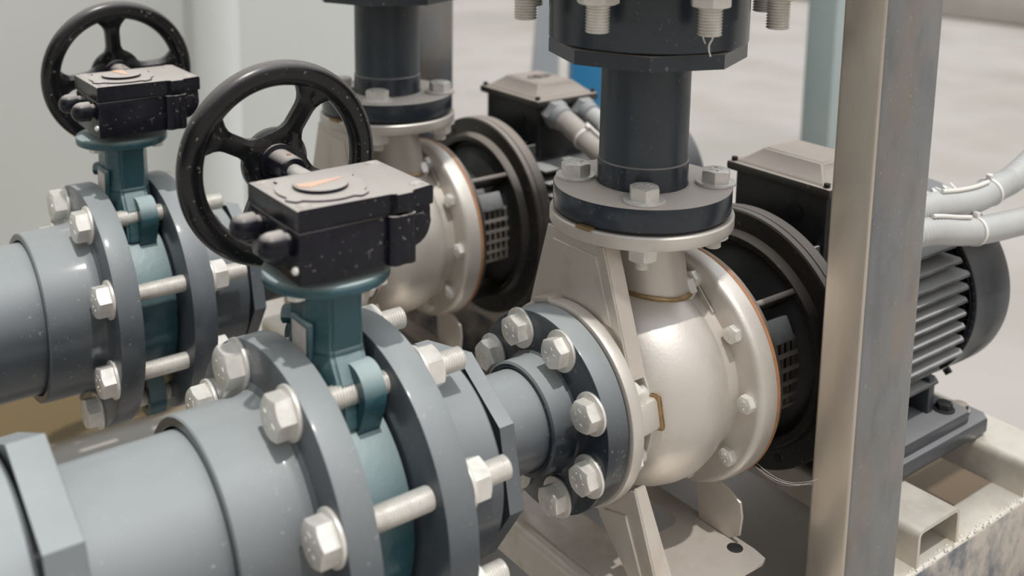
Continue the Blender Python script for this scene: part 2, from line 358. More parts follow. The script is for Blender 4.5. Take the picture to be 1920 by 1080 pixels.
# ------------------------------------------------------------------ valve line (long flanged joint with the butterfly valve)
VR, VB = 0.1362, 0.1165      # flange radius, bolt circle
def valve_line(yc, zc, which):
    F = which == 'front'
    loc = (0, yc, zc)
    near = 'nearer' if F else 'farther'
    # suction pipe on the left
    t = thing('suction_pipe', ('wide grey plastic pipe filling the lower left corner, between octagonal union and first valve flange' if F
              else 'wide grey scratched plastic pipe leaving the left edge at mid height'), 'pipe', loc, 'wide grey suction pipes')
    bm = bmesh.new()
    x0 = -0.575 if F else -1.2
    lathe(bm, [(x0, 0.0), (x0, 0.0828), (-0.395, 0.0828), (-0.395, 0)], XM, 96)
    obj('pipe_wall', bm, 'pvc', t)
    # near flange
    t = thing('pipe_flange', ('grey socket flange left of the nearer blue-green valve, four large silver bolt heads showing' if F
              else 'grey plastic socket flange on upstream side of the farther valve, near left edge'), 'pipe flange', loc, 'socket flanges clamping the butterfly valves')
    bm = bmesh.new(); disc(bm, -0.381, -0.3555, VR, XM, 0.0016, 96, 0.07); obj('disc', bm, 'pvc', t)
    bm = bmesh.new()
    lathe(bm, [(-0.420, 0.0852), (-0.4388, 0.0852), (-0.4395, 0.0860), (-0.4395, 0.0922), (-0.4382, 0.0934), (-0.392, 0.0938), (-0.387, 0.0952), (-0.383, 0.098), (-0.3805, 0.1045), (-0.380, 0.0852)], XM, 96)
    obj('socket', bm, 'pvc', t)
    for k in range(8):
        a = math.radians(22.5 + 45 * k + (-1 if F else 0))
        p = (-0.381, -VB * math.cos(a), VB * math.sin(a))
        bolt(t, p, (1, 0, 0), 0.0178, 0.0135, 0.0208, 0.003, 0.0094, 0.148, roll=k * 0.9 + 0.2, nut_at=0.1043, nut_h=0.0165)
    # far flange
    t = thing('pipe_flange', ('grey flange right of the nearer blue-green valve, carrying nuts and threaded bolt ends' if F
              else 'grey plastic flange on pump side of the farther valve, partly behind the nearer handwheel'), 'pipe flange', loc, 'socket flanges clamping the butterfly valves')
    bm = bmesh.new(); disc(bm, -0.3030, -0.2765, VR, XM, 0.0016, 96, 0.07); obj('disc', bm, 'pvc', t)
    bm = bmesh.new()
    lathe(bm, [(-0.2765, 0.104), (-0.274, 0.0965), (-0.270, 0.0925), (-0.264, 0.0912), (-0.2215, 0.0900), (-0.2195, 0.0885), (-0.2190, 0.072), (-0.2765, 0.072)], XM, 96)
    obj('socket', bm, 'pvc', t)
    # reducing bush
    t = thing('reducing_bush', ('octagonal grey plastic reducing bush behind the nearer valve, before the thin pipe' if F
              else 'octagonal grey plastic reducing bush behind the farther valve, left of the nearer handwheel rim'), 'reducing bush', loc, 'octagonal reducing bushes')
    bm = bmesh.new(); hexhead(bm, XM @ Matrix.Translation((0, 0, -0.2145)) @ Matrix.Rotation(math.radians(10), 4, 'Z'), 0.0915, 0.0145, 8, False)
    obj('octagon_head', bm, 'pvc', t)
    bm = bmesh.new(); disc(bm, -0.2192, -0.2140, 0.0815, XM, 0.0003, 72); obj('spigot', bm, 'rubber', t)
    bm = bmesh.new(); lathe(bm, [(-0.2015, 0), (-0.2015, 0.056), (-0.199, 0.0535), (-0.198, 0.049), (-0.198, 0)], XM, 64); obj('pipe_socket', bm, 'pvc', t)

    # butterfly valve
    t = thing('butterfly_valve', ('blue-green enamelled butterfly valve clamped between the two nearer grey flanges' if F
              else 'blue-green enamelled butterfly valve clamped between the two farther grey flanges'), 'valve', loc, 'butterfly valves')
    bm = bmesh.new(); disc(bm, -0.3535, -0.3050, 0.0945, XM, 0.003, 96, 0.07); obj('body', bm, 'teal', t)
    bm = bmesh.new(); disc(bm, -0.3556, -0.3534, 0.088, XM, 0.0005, 72, 0.07); disc(bm, -0.3052, -0.3029, 0.088, XM, 0.0005, 72, 0.07)
    obj('seat_liner', bm, 'rubber', t)
    cx = -0.3295
    # neck: waisted octagonal column, broad foot on the body
    bm = bmesh.new()
    rings = []
    for z, rx, ry in [(0.080, 0.0235, 0.050), (0.114, 0.0235, 0.046), (0.130, 0.0235, 0.036), (0.136, 0.0232, 0.0325), (0.180, 0.0228, 0.0315), (0.188, 0.026, 0.034)]:
        ring = []
        for c, sn in ((1, .45), (.55, 1), (-.55, 1), (-1, .45), (-1, -.45), (-.55, -1), (.55, -1), (1, -.45)):
            ring.append(bm.verts.new(V(cx + rx * c, ry * sn - 0.005, z)))
        rings.append(ring)
    for A, B in zip(rings, rings[1:]):
        for k in range(8): bm.faces.new((A[k], A[(k + 1) % 8], B[(k + 1) % 8], B[k]))
    bm.faces.new(rings[0][::-1]); bm.faces.new(rings[-1])
    bmesh.ops.bevel(bm, geom=list(bm.edges), offset=0.0022, segments=3, affect='EDGES')
    obj('neck', bm, 'teal', t, angle=25)
    bm = bmesh.new(); disc(bm, 0.1855, 0.1947, 0.0485, Matrix.Translation((cx, -0.006, 0)), 0.002, 64); obj('top_pad', bm, 'teal', t)
    # locating lugs arching over the bolts at the neck and below the body
    def lug(a_deg, side, nm='bolt_lug'):
        a = math.radians(a_deg); cy, cz = -VB * math.cos(a), VB * math.sin(a)
        bm = bmesh.new(); outer, inner = [], []
        u = Vector((0, cy, cz)).normalized()                                   # outward
        v = Vector((0, -u.z, u.y)) * side
        pts_o, pts_i = [], []
        c3 = Vector((0, cy, cz)); L0 = 0.030
        pts_o.append(c3 - u * L0 - v * 0.0215); pts_i.append(c3 - u * L0 - v * 0.0135)
        for k in range(19):
            th = math.radians(-90 + 180 * k / 18); d = u * math.cos(th) + v * math.sin(th)
            pts_o.append(c3 + d * 0.0215); pts_i.append(c3 + d * 0.0128)
        pts_o.append(c3 - u * L0 + v * 0.0265); pts_i.append(c3 - u * L0 + v * 0.0125)
        x0, x1 = cx - 0.002, cx + 0.0165
        R = [[bm.verts.new(V(x, p.y, p.z)) for p in P] for x in (x0, x1) for P in (pts_o, pts_i)]
        n = len(pts_o)
        for i in range(n - 1):
            bm.faces.new((R[0][i], R[0][i + 1], R[1][i + 1], R[1][i])); bm.faces.new((R[2][i], R[3][i], R[3][i + 1], R[2][i + 1]))
            bm.faces.new((R[0][i], R[2][i], R[2][i + 1], R[0][i + 1])); bm.faces.new((R[1][i], R[1][i + 1], R[3][i + 1], R[3][i]))
        for i in (0, n - 1): bm.faces.new((R[0][i], R[1][i], R[3][i], R[2][i]))
        es = [e for e in bm.edges if e.calc_face_angle(0) > 1.0]
        bmesh.ops.bevel(bm, geom=es, offset=0.0016, segments=2, affect='EDGES')
        obj(nm, bm, 'teal', t)
    lug(67, -1); lug(113, 1); lug(-67, 1); lug(-113, -1)
    # name plate, plug and gland bolt on the neck
    bm = bmesh.new(); box(bm, (cx - 0.0262, -0.026, 0.124), (cx - 0.0215, 0.004, 0.158), 0.001); obj('plate_boss', bm, 'teal', t)
    bm = bmesh.new(); box(bm, (cx - 0.0266, -0.0225, 0.127), (cx - 0.0260, 0.0005, 0.155), 0.0002); obj('name_plate', bm, 'plate', t)
    bm = bmesh.new(); hexhead(bm, axisM(V(cx - 0.0165, 0.017, 0.150), (-0.75, 0.65, 0)), 0.0075, 0.009); obj('plug', bm, 'teal', t)
    bm = bmesh.new()
    for sx_, sy_ in ((-.034, -.02), (.030, -.028), (-.02, .03), (.034, .02)):
        hexhead(bm, axisM(V(cx + sx_, sy_ - 0.005, 0.1862), (0, 0, -1)), 0.0075, 0.005)
    obj('pad_nut', bm, 'steel_zinc', t)

    # gear operator ------------------------------------------------------
    gy = yc + (-0.012 if F else -0.018 + 0.0); gx = 0.0 if F else 0.006
    t = thing('gear_operator', ('dusty black gear operator on the nearer blue-green valve, handwheel in the picture centre-left' if F
              else 'dusty black gear operator on the farther blue-green valve, handwheel in the top left corner'), 'gear operator', (gx, gy, 0), 'black gear operators with handwheels')
    out_ = [(-.375, .042), (-.264, .042), (-.264, -.042), (-.2825, -.042), (-.284, -.0475), (-.2985, -.0475), (-.301, -.042), (-.375, -.042)]
    bm = bmesh.new(); prism(bm, out_, 0.2355, 0.2505, bev=0.0016); obj('lid', bm, 'black', t)
    bm = bmesh.new()
    prism(bm, [(-.3735, .0405), (-.266, .0405), (-.266, -.0405), (-.3735, -.0405)], 0.2335, 0.2358)
    box(bm, (-.3745, -.0415, .1946), (-.300, .0405, .2338), .002)
    obj('housing', bm, 'black', t)
    bm = bmesh.new()
    Mxz = Matrix(((1, 0, 0, 0), (0, 0, 1, 0), (0, 1, 0, 0), (0, 0, 0, 1)))
    arc = [(-.302, .2338), (-.265, .2338), (-.265, .2225)] + [(-.282 + .017 * math.cos(-a), .2215 + .017 * math.sin(-a)) for a in [PI / 2 * k / 6 for k in range(1, 7)]] + [(-.302, .2040)]
    prism(bm, arc, -0.0405, 0.0405, Mxz, bev=0.0015)
    obj('worm_housing', bm, 'black', t)
    bm = bmesh.new()
    for xx in (-.2975, -.2865): tube(bm, [(xx, -.0415, .1955), (xx, -.0415, .2335)], 0.0062, 16)
    box(bm, (-.2975, -.0475, .1955), (-.2865, -.038, .2335), 0.001)
    obj('side_rib', bm, 'black', t)
    bm = bmesh.new(); disc(bm, 0, 0.0012, 0.0085, axisM(V(-.276, -.0405, .222), (0, -1, 0)), 0.0005, 24); obj('boss', bm, 'black', t)
    for k, yy in enumerate((-0.024, 0.024)):
        bm = bmesh.new(); Mc = axisM(V(-.3745, yy, .2225), (-1, 0, 0))
        lathe(bm, [(-.002, 0), (-.002, .0075), (.004, .0075), (.0045, .0105), (.013, .0105)] + [(.013 + .010 * math.sin(a), .0105 * math.cos(a)) for a in [PI / 2 * i / 6 for i in range(1, 7)]], Mc, 28)
        obj('stop_screw_cap', bm, 'black', t)
    bm = bmesh.new(); lathe(bm, [(0, 0), (0, .003), (.002, .003), (.0035, .0015), (.0035, 0)], axisM(V(-.3745, -.037, .206), (-1, 0, 0)), 16); obj('grease_nipple', bm, 'steel_zinc', t)
    # indicator: scalloped plate, round dial, peach pointer
    ic = V(-.337, -.002, 0)
    bm = bmesh.new(); pl = []
    for k in range(96):
        a = 2 * PI * k / 96; r = 0.0335
        for c0 in (30, 120, 210, 300):
            dlt = abs((math.degrees(a) - c0 + 180) % 360 - 180)
            if dlt < 9: r = 0.0385
        pl.append((r * math.cos(a), r * math.sin(a)))
    prism(bm, pl, 0.2505, 0.2520, Matrix.Translation(ic), bev=0.0003, seg=1); obj('indicator_plate', bm, 'black', t)
    bm = bmesh.new(); disc(bm, 0.2518, 0.2550, 0.0205, Matrix.Translation(ic), 0.0008, 48)
    ind = obj('indicator_dial', bm, 'black', t)
    bm = bmesh.new()
    if F: pp = [(-.019, .0035), (-.0185, -.003), (-.012, -.008), (.019, .0015), (.018, .003)]
    else: pp = [(-.006, .018), (.0, .0195), (.007, .018), (.004, -.012), (.002, -.012)]
    prism(bm, pp, 0.2549, 0.2557, Matrix.Translation(ic)); obj('pointer', bm, 'cream', ind)
    for sx_, sy_ in ((-.366, .033), (-.366, -.033), (-.273, .033), (-.273, -.033)):
        bm = bmesh.new(); lathe(bm, [(.2503, 0), (.2503, .0062), (.2512, .0058), (.2512, .003), (.2506, .002), (.2506, 0)], Matrix.Translation((sx_, sy_, 0)), 20)
        obj('lid_screw', bm, 'plate', t)
    # handwheel
    wy = 0.112 if F else 0.108; wx, wz = (-0.3165, 0.2385) if F else (-0.3065, 0.2325)
    hwz = bpy.data.objects.new('handwheel', None); 
    bm = bmesh.new()
    Mw = Matrix.Translation((wx, wy, wz)) @ Matrix(((1, 0, 0, 0), (0, 0, -1, 0), (0, 1, 0, 0), (0, 0, 0, 1)))  # local z -> -Y (towards the gearbox)
    prof = []
    for k in range(25):
        a = 2 * PI * k / 24; ca, sa = math.cos(a), math.sin(a)
        rr = 0.0775 + 0.0107 * (abs(ca) ** 0.85) * (1 if ca > 0 else -1)
        prof.append((0.0098 * sa, rr))
    lathe(bm, prof, Mw, 96)
    bmesh.ops.remove_doubles(bm, verts=bm.verts, dist=1e-6)
    rot0 = math.radians(61 if F else 95)
    # spokes: flared webs with a raised spine
    for k in range(4):
        th = rot0 + k * PI / 2
        R3 = Mw @ Matrix.Rotation(th, 4, 'Z')
        top, botm = [], []
        N = 14
        rows = []
        for i in range(N + 1):
            r = 0.012 + (0.0725 - 0.012) * i / N
            hw_ = 0.0082 + 0.020 * max(0, (r - 0.050) / 0.0225) ** 2.2 + 0.016 * max(0, (0.034 - r) / 0.022) ** 1.5
            zc_ = -0.012 * (1 - min(1, r / 0.07)) ** 1.0 + 0.0
            th_ = 0.0032
            row = [bm.verts.new(R3 @ V(r, y_, z_)) for y_, z_ in ((-hw_, zc_ - th_), (-hw_, zc_ + th_), (-hw_ * .45, zc_ + th_ + .0035), (hw_ * .45, zc_ + th_ + .0035), (hw_, zc_ + th_), (hw_, zc_ - th_))]
            rows.append(row)
        for A, B in zip(rows, rows[1:]):
            for j in range(6): bm.faces.new((A[j], A[(j + 1) % 6], B[(j + 1) % 6], B[j]))
        bm.faces.new(rows[0]); bm.faces.new(rows[-1][::-1])
    lathe(bm, [(-.016, 0), (-.016, .026), (-.013, .029), (-.0075, .029), (-.005, .026), (-.004, .018), (-.004, 0)], Mw, 48)
    wh = obj('handwheel', bm, 'wheel', t)
    bm = bmesh.new(); lathe(bm, [(-.005, .0), (-.005, .0165), (-.001, .0165), (.0, .0125), (.026, .0118), (.0275, .0108), (.0275, .0075), (.020, .0075), (.020, 0)], Mw, 40); obj('hub', bm, 'black', wh)
    bm = bmesh.new(); tube(bm, [(wx, wy - .018, wz), (wx, .036, wz)], .0062, 24)
    obj('drive_shaft', bm, 'steel_zinc', t)
    bm = bmesh.new(); tube(bm, [(wx, wy - .018, wz + .0112), (wx, wy - .018, wz + .0125)], .002, 12); obj('set_screw', bm, 'gasket', wh)

valve_line(0.008, -0.007, 'front')
valve_line(0.495, -0.009, 'rear')

# octagonal union at the lower left corner
t = thing('union_nut', 'large octagonal grey plastic union nut cut off by the lower left corner', 'union nut', (0, 0.008, -0.007))
bm = bmesh.new(); hexhead(bm, XM @ Matrix.Translation((0, 0, -0.559)) @ Matrix.Rotation(math.radians(-2), 4, 'Z'), 0.1185, 0.025, 8, False)
obj('octagon_ring', bm, 'pvc', t)
bm = bmesh.new(); lathe(bm, [(-0.80, 0), (-0.80, 0.104), (-0.592, 0.104), (-0.588, 0.1085), (-0.564, 0.1085), (-0.561, 0.105), (-0.560, 0.0)], XM, 96); obj('union_body', bm, 'pvc', t)

# ------------------------------------------------------------------ pump
def make_pump(label):
    t = thing('centrifugal_pump', label, 'pump', (0, 0, 0), 'stainless steel centrifugal pumps')
    bm = bmesh.new()
    prof = [(-.0795, 0), (-.0795, .047), (-.068, .048), (-.062, .052), (-.058, .060), (-.0555, .072), (-.0552, .0765), (-.0545, .0780), (-.0530, .0780), (-.0512, .0800), (-.050, .0815),
            (-.044, .0870), (-.034, .0935), (-.020, .0990), (-.005, .1018), (.008, .1018), (.019, .0990), (.026, .0955), (.0300, .0925), (.0310, .0910), (.0330, .0908), (.0455, .0915)]
    lathe(bm, prof, XM, 120)
    obj('casing', bm, 'steel_cast', t, angle=24)
    bm = bmesh.new()
    lathe(bm, [(.0445, .070), (.0445, .112), (.0452, .1150), (.0475, .1175), (.0515, .1190), (.0655, .1193), (.0655, .070)], XM, 120)
    obj('cover_flange', bm, 'steel_cast', t)
    bm = bmesh.new(); disc(bm, .0655, .0700, .1197, XM, .0006, 120, .08); obj('cover_gasket', bm, 'gasket', t)
    for k in range(10):
        a = math.radians(36 * k + 1)
        p = (.0447, -.1035 * math.cos(a), .1035 * math.sin(a) + (0.0))
        bolt(t, p, (1, 0, 0), .0088, .0072, .0089, .0004, .004, .018, roll=k * .7, name='casing_bolt')
    # suction flange ring and back nuts belong to the pump
    bm = bmesh.new(); disc(bm, -.0925, -.0790, .0948, XM, .0018, 96); obj('suction_flange', bm, 'steel_cast', t)
    bm = bmesh.new(); Mt = XM @ Matrix.Rotation(math.radians(70), 4, 'Z')
    prism(bm, [(.0925, -.012), (.0975, -.012), (.0975, .012), (.0925, .012)], -.094, -.076, Mt, .001); obj('lifting_tab', bm, 'steel_sheet', t)
    # discharge neck, leaning slightly, weld bead and flange
    bm = bmesh.new()
    path = [V(0, 0, .162), V(.002, -.001, .145), V(.006, -.005, .118), (V(.011, -.009, .075))]
    tube(bm, smooth_path(path, 6), lambda i: .0338 + .0022 * (i / 18), 48, False); obj('discharge_neck', bm, 'steel_cast', t)
    bm = bmesh.new()
    lp = []
    for k in range(49):
        a = 2 * PI * k / 48; y = -.0085 + .0368 * math.sin(a); x = .010 + .0368 * math.cos(a)
        rr = .1018 - .9 * (max(0, abs(x - .002) - .006)) ** 2 * 10
        lp.append(V(x, y, math.sqrt(max(0, rr * rr - y * y)) + .0004))
    tube(bm, lp, .0022, 8, False); obj('weld_bead', bm, 'weld', t)
    bm = bmesh.new(); lathe(bm, [(.1573, 0), (.1573, .0840), (.1580, .0855), (.160, .0864), (.169, .0864), (.1705, .0850), (.1708, 0)], I4, 96); obj('discharge_flange', bm, 'steel_cast', t)
    bm = bmesh.new(); Mt = Matrix.Rotation(math.radians(-170), 4, 'Z')
    prism(bm, [(.078, -.008), (.0885, -.008), (.0885, .008), (.078, .008)], .1700, .1730, Mt, .001); obj('earth_tab', bm, 'weld', t)
    # pressed sheet rib between the flanges, folded edges
    bm = bmesh.new(); x = -.0745
    q = [(-.071, .045), (.078, .045), (.046, .156), (-.031, .156)]
    MY = Matrix(((0, 0, 1, x), (1, 0, 0, 0), (0, 1, 0, 0), (0, 0, 0, 1)))
    sheet(bm, q, .0028, MY)
    sheet(bm, [(-.046, .086), (.052, .086), (.037, .145), (-.023, .145)], .0030, MY @ Matrix.Translation((0, 0, -.0012)))
    for (ya, za), (yb, zb) in (((-.071, .045), (-.031, .156)), ((.078, .045), (.046, .156))):
        vs = [bm.verts.new(V(xx, y_, z_)) for xx, y_, z_ in ((x, ya, za), (x, yb, zb), (x + .017, yb, zb), (x + .017, ya, za))]
        vs2 = [bm.verts.new(v.co + V(0, .0024 * (1 if ya < 0 else -1), 0)) for v in vs]
        bm.faces.new(vs); bm.faces.new(vs2[::-1])
        for i in range(4): bm.faces.new((vs[i], vs[(i + 1) % 4], vs2[(i + 1) % 4], vs2[i]))
    obj('stiffening_rib', bm, 'steel_sheet', t)
    # front support: two splayed folded legs down to the foot plate
    for s in (-1, 1):
        bm = bmesh.new(); x = -.0765
        MY = Matrix(((0, 0, 1, x), (s * -1, 0, 0, 0), (0, 1, 0, 0), (0, 0, 0, 1)))
        sheet(bm, [(.030, -.082), (.083, -.052), (.122, -.1475), (.088, -.1475), (.040, -.100)], .0028, MY)
        sheet(bm, [(.046, -.088), (.074, -.080), (.103, -.142), (.089, -.142)], .0030, MY @ Matrix.Translation((0, 0, -.0014)))
        va = [(.083, -.052), (.122, -.1475)]
        vs = [bm.verts.new(V(xx, -s * -1 * -y_, z_)) for xx, (y_, z_) in ((x, va[0]), (x, va[1]), (x + .020, va[1]), (x + .012, va[0]))]
        vs2 = [bm.verts.new(v.co + V(0, -s * .0024 * -1, 0)) for v in vs]
        bm.faces.new(vs); bm.faces.new(vs2[::-1])
        for i in range(4): bm.faces.new((vs[i], vs[(i + 1) % 4], vs2[(i + 1) % 4], vs2[i]))
        obj('front_leg', bm, 'steel_sheet', t)
        bm = bmesh.new()
        MY = Matrix(((0, 0, 1, .050), (s, 0, 0, 0), (0, 1, 0, 0), (0, 0, 0, 1)))
        pts = [(.040, -.085), (.062, -.093), (.082, -.098), (.097, -.104), (.100, -.118), (.098, -.138), (.086, -.147), (.046, -.147), (.044, -.125)]
        sheet(bm, pts, .0028, MY)
        obj('rear_leg', bm, 'steel_sheet', t)
    # foot plate: a frame with a round opening and slotted holes
    bm = bmesh.new()
    N = 96; ox = -.018; outer, inner = [], []
    def rect(a, hx, hy, rr=.010):
        c, s = math.cos(a), math.sin(a); k = min(hx / max(abs(c), 1e-6), hy / max(abs(s), 1e-6)); x, y = c * k, s * k
        dx, dy = abs(x) - (hx - rr), abs(y) - (hy - rr)
        if dx > 0 and dy > 0:
            L = math.hypot(dx, dy); f = rr / L
            x = math.copysign(hx - rr + dx * f, x); y = math.copysign(hy - rr + dy * f, y)
        return x, y
    P = {}
    for lvl, z in ((0, -.1500), (1, -.1472)):
        O, Q = [], []
        for k in range(N):
            a = 2 * PI * k / N
            x, y = rect(a, .074, .129); O.append(bm.verts.new(V(ox + x, y, z)))
            x, y = rect(a, .050, .040, .015); Q.append(bm.verts.new(V(ox + x, y, z)))
        P[lvl] = (O, Q)
    for k in range(N):
        j = (k + 1) % N
        for lvl in (0, 1): bm.faces.new((P[lvl][0][k], P[lvl][0][j], P[lvl][1][j], P[lvl][1][k]))
        for w_ in (0, 1): bm.faces.new((P[0][w_][k], P[0][w_][j], P[1][w_][j], P[1][w_][k]))
    fp = obj('foot_plate', bm, 'steel_sheet', t)
    for y in (-.099, .099):
        for x in (.042, -.078):
            bm = bmesh.new(); disc(bm, -.1473, -.1469, .0076, Matrix.Translation((x, y, 0)), .0001, 24); obj('bolt_hole', bm, 'rubber', fp)
    # drain plug with its square boss on the front of the casing
    bm = bmesh.new()
    Md = axisM(V(-.0545, -.0735, .012), (-1, -.12, .0))
    box(bm, (-.014, -.0165, -.006), (.014, .0165, .001), .004, Md @ Matrix.Rotation(math.radians(12), 4, 'Z')); obj('drain_boss', bm, 'weld', t)
    bm = bmesh.new(); box(bm, (-.0115, -.0140, -.004), (.0115, .0140, .024), .0035, Md @ Matrix.Rotation(math.radians(12), 4, 'Z')); obj('drain_plug', bm, 'steel_cast', t)
    bm = bmesh.new()
    Ma = axisM(V(.036, -.030, .092), (-1, 0, 0)); hexhead(bm, Ma, .0125, .009); thread(bm, Ma, .0062, .009, .016)
    obj('clamp_nut', bm, 'steel_zinc', t)
    bm = bmesh.new(); sheet(bm, [(.006, .100), (.030, .103), (.058, .075), (.055, .062), (.044, .062), (.012, .088)], .002, Matrix(((0, 0, 1, .0425), (-1, 0, 0, 0), (0, 1, 0, 0), (0, 0, 0, 1))))
    obj('clamp_bracket', bm, 'steel_sheet', t)
    return t

def make_bracket(label):
    t = thing('motor_bracket', label, 'motor bracket', (0, 0, 0), 'motor brackets')
    bm = bmesh.new(); disc(bm, .0700, .0770, .1165, XM, .001, 96, .095); obj('front_ring', bm, 'motor', t)
    bm = bmesh.new()
    lathe(bm, [(.1455, .1170), (.1375, .1140), (.1360, .1128), (.1358, .1070), (.1380, .1050), (.1455, .1045)], XM, 120); obj('rear_ring', bm, 'motor', t)
    bm = bmesh.new(); lathe(bm, [(.070, .050), (.085, .062), (.120, .072), (.1450, .100), (.1455, .104)], XM, 72); obj('bell', bm, 'motor_in', t)
    for k in range(4):
        a = math.radians((46, 136, 226, 296)[k])
        bm = bmesh.new()
        Mr = Matrix(((1, 0, 0, 0), (0, -math.cos(a), -math.sin(a), 0), (0, math.sin(a), -math.cos(a), 0), (0, 0, 0, 1)))
        box(bm, (.073, .088, -.0032), (.143, .1115, .0032), .0015, Mr); obj('web', bm, 'motor', t)
    # perforated guard over the side opening
    bm = bmesh.new(); rg = .094
    a0, a1 = math.radians(-18), math.radians(24); rows, cols = 5, 5; xs0, xs1 = .085, .128
    def gp(x, a, r): return V(x, -r * math.cos(a), r * math.sin(a))
    def quad(x0_, x1_, b0, b1):
        for r in (rg, rg + .0012):
            vs = [bm.verts.new(gp(x, a, r)) for x, a in ((x0_, b0), (x1_, b0), (x1_, b1), (x0_, b1))]; bm.faces.new(vs)
    dx = (xs1 - xs0) / cols; da = (a1 - a0) / rows
    for i in range(cols + 1): quad(xs0 + i * dx - dx * .24, xs0 + i * dx + dx * .24, a0 - da * .1, a1 + da * .1)
    for j in range(rows + 1):
        for i in range(cols): quad(xs0 + i * dx, xs0 + (i + 1) * dx, a0 + j * da - da * .16, a0 + j * da + da * .16)
    obj('perforated_guard', bm, 'guard', t, angle=60)
    bm = bmesh.new(); Mg = Matrix.Rotation(-math.radians(30), 4, 'X'); box(bm, (.082, -.101, -.012), (.122, -.088, .012), .002, Mg); obj('guard_lug', bm, 'fin', t)
    bm = bmesh.new(); hexhead(bm, axisM(V(.078, -.094, .033), (-1, -.3, 0)), .0065, .006); obj('guard_screw', bm, 'steel_zinc', t)
    return t

def make_motor(label):
    t = thing('electric_motor', label, 'electric motor', (0, 0, 0), 'electric motors')
    bm = bmesh.new()
    lathe(bm, [(.1456, .095), (.1456, .1360), (.1470, .1378), (.1540, .1380), (.1548, .1368), (.1556, .1380), (.1695, .1372), (.1712, .1355), (.1712, .10)], XM, 144)
    fl = obj('mounting_flange', bm, 'motor', t)
    for k in range(4):
        a = math.radians(30 + 90 * k); bm = bmesh.new(); disc(bm, 0, .0004, .0048, axisM(V(.1456, -.1255 * math.cos(a), .1255 * math.sin(a)), (-1, 0, 0)), .0001, 20); obj('flange_hole', bm, 'rubber', fl)
    bm = bmesh.new(); lathe(bm, [(.171, .118), (.182, .112), (.190, .102), (.190, .088), (.420, .088), (.420, 0)], XM, 96); obj('stator_housing', bm, 'motor_in', t)
    # horizontal cooling fins on both flanks
    zz = [.078, .0625, .047, .032, .0165, .001, -.0145, -.030, -.0455, -.062, -.078]
    for s in (-1, 1):
        for k, z in enumerate(zz):
            yo = .112 if z < .055 else (.106 if z < .07 else .098)
            if z < -.055: yo = .100
            yi = math.sqrt(max(.0001, .088 ** 2 - z * z)) * .9
            x1 = .404 if abs(z) < .055 else (.396 if z > 0 else .380)
            bm = bmesh.new()
            yo_, yi_ = s * yo, s * yi
            pts = [(.186, yi_), (.186, yo_), (x1 - .006, yo_), (x1, yo_ - s * .006), (x1, yi_)]
            if s > 0: pts = pts[::-1]
            prism(bm, pts, z - .0017, z + .0017, bev=.0007); obj('cooling_fin', bm, 'fin', t)
    for k in range(7):     # upright fins below
        y = -.054 + .018 * k; zi = -math.sqrt(.088 ** 2 - y * y) * .95
        bm = bmesh.new(); box(bm, (.186, y - .0017, -.106), (.380, y + .0017, zi), .0006); obj('cooling_fin', bm, 'motor', t)
    for k in range(7):     # upright fins above, beyond the terminal box
        y = -.054 + .018 * k; zi = math.sqrt(.088 ** 2 - y * y) * .95
        bm = bmesh.new(); box(bm, (.186, y - .0017, zi), (.404, y + .0017, .105), .0006); obj('cooling_fin', bm, 'fin', t)
    # fan cowl with its mesh
    bm = bmesh.new()
    lathe(bm, [(.4135, .1100), (.4135, .1143), (.4145, .1150), (.4510, .1155), (.4518, .1160), (.4800, .1165), (.4850, .1150), (.4880, .1110), (.4885, 0)], XM, 120)
    lathe(bm, [(.4135, .1100), (.480, .1100)], XM, 120)
    cw = obj('fan_cowl', bm, 'cowl', t)
    bm = bmesh.new()
    for r in (.094, .1015, .109):
        lathe(bm, [(.4095, r - .0009), (.4095, r + .0009), (.4110, r + .0009), (.4110, r - .0009), (.4095, r - .0009)], XM, 72)
    for k in range(64):
        a = 2 * PI * k / 64; Mr = XM @ Matrix.Rotation(a, 4, 'Z'); box(bm, (.088, -.0008, .4096), (.1135, .0008, .4109), 0, Mr)
    obj('fan_mesh', bm, 'motor_in', cw)
    bm = bmesh.new()
    a = math.radians(-45); bx_ = V(.4135, -.1155 * math.cos(a), .1155 * math.sin(a)); hexhead(bm, axisM(bx_ + V(.006, 0, 0), (0, -math.cos(a), math.sin(a))), .0045, .007); obj('cowl_screw', bm, 'motor_in', cw)
    # feet
    for s in (-1, 1):
        bm = bmesh.new()
        pts = [(.196, .070), (.196, .128), (.436, .128), (.446, .118), (.446, .086), (.430, .074), (.430, .060)]
        pts = [(a_, b_ * s) for a_, b_ in pts]
        if s > 0: pts = pts[::-1]
        prism(bm, pts, -.1470, -.1280, bev=.003); ft = obj('foot', bm, 'cowl', t)
        bm = bmesh.new()
        pts = [(.196, .045), (.196, .122), (.405, .122), (.412, .114), (.412, .045)]; pts = [(a_, b_ * s) for a_, b_ in pts]
        if s > 0: pts = pts[::-1]
        prism(bm, pts, -.1280, -.1130, bev=.003)
        box(bm, (.24, min(s * .040, s * .098), -.114), (.252, max(s * .040, s * .098), -.070), .002); box(bm, (.36, min(s * .040, s * .098), -.114), (.372, max(s * .040, s * .098), -.070), .002)
        obj('foot_pad', bm, 'cowl', ft)
        for (bx0, by0, bz) in ((.425, .100, -.1282), (.385, .103, -.1130), (.215, .103, -.1130)):
            bm = bmesh.new(); disc(bm, bz, bz + .002, .012, Matrix.Translation((bx0, s * by0, 0)), .0004, 28); hexhead(bm, axisM(V(bx0, s * by0, bz + .002), (0, 0, 1)), .0092, .007)
            obj('foot_bolt', bm, 'motor' if bz < -.12 else 'rubber', ft)
    # terminal box
    bm = bmesh.new(); box(bm, (.202, -.061, .085), (.298, .061, .1615), .006); tb = obj('terminal_box', bm, 'motor_in', t)
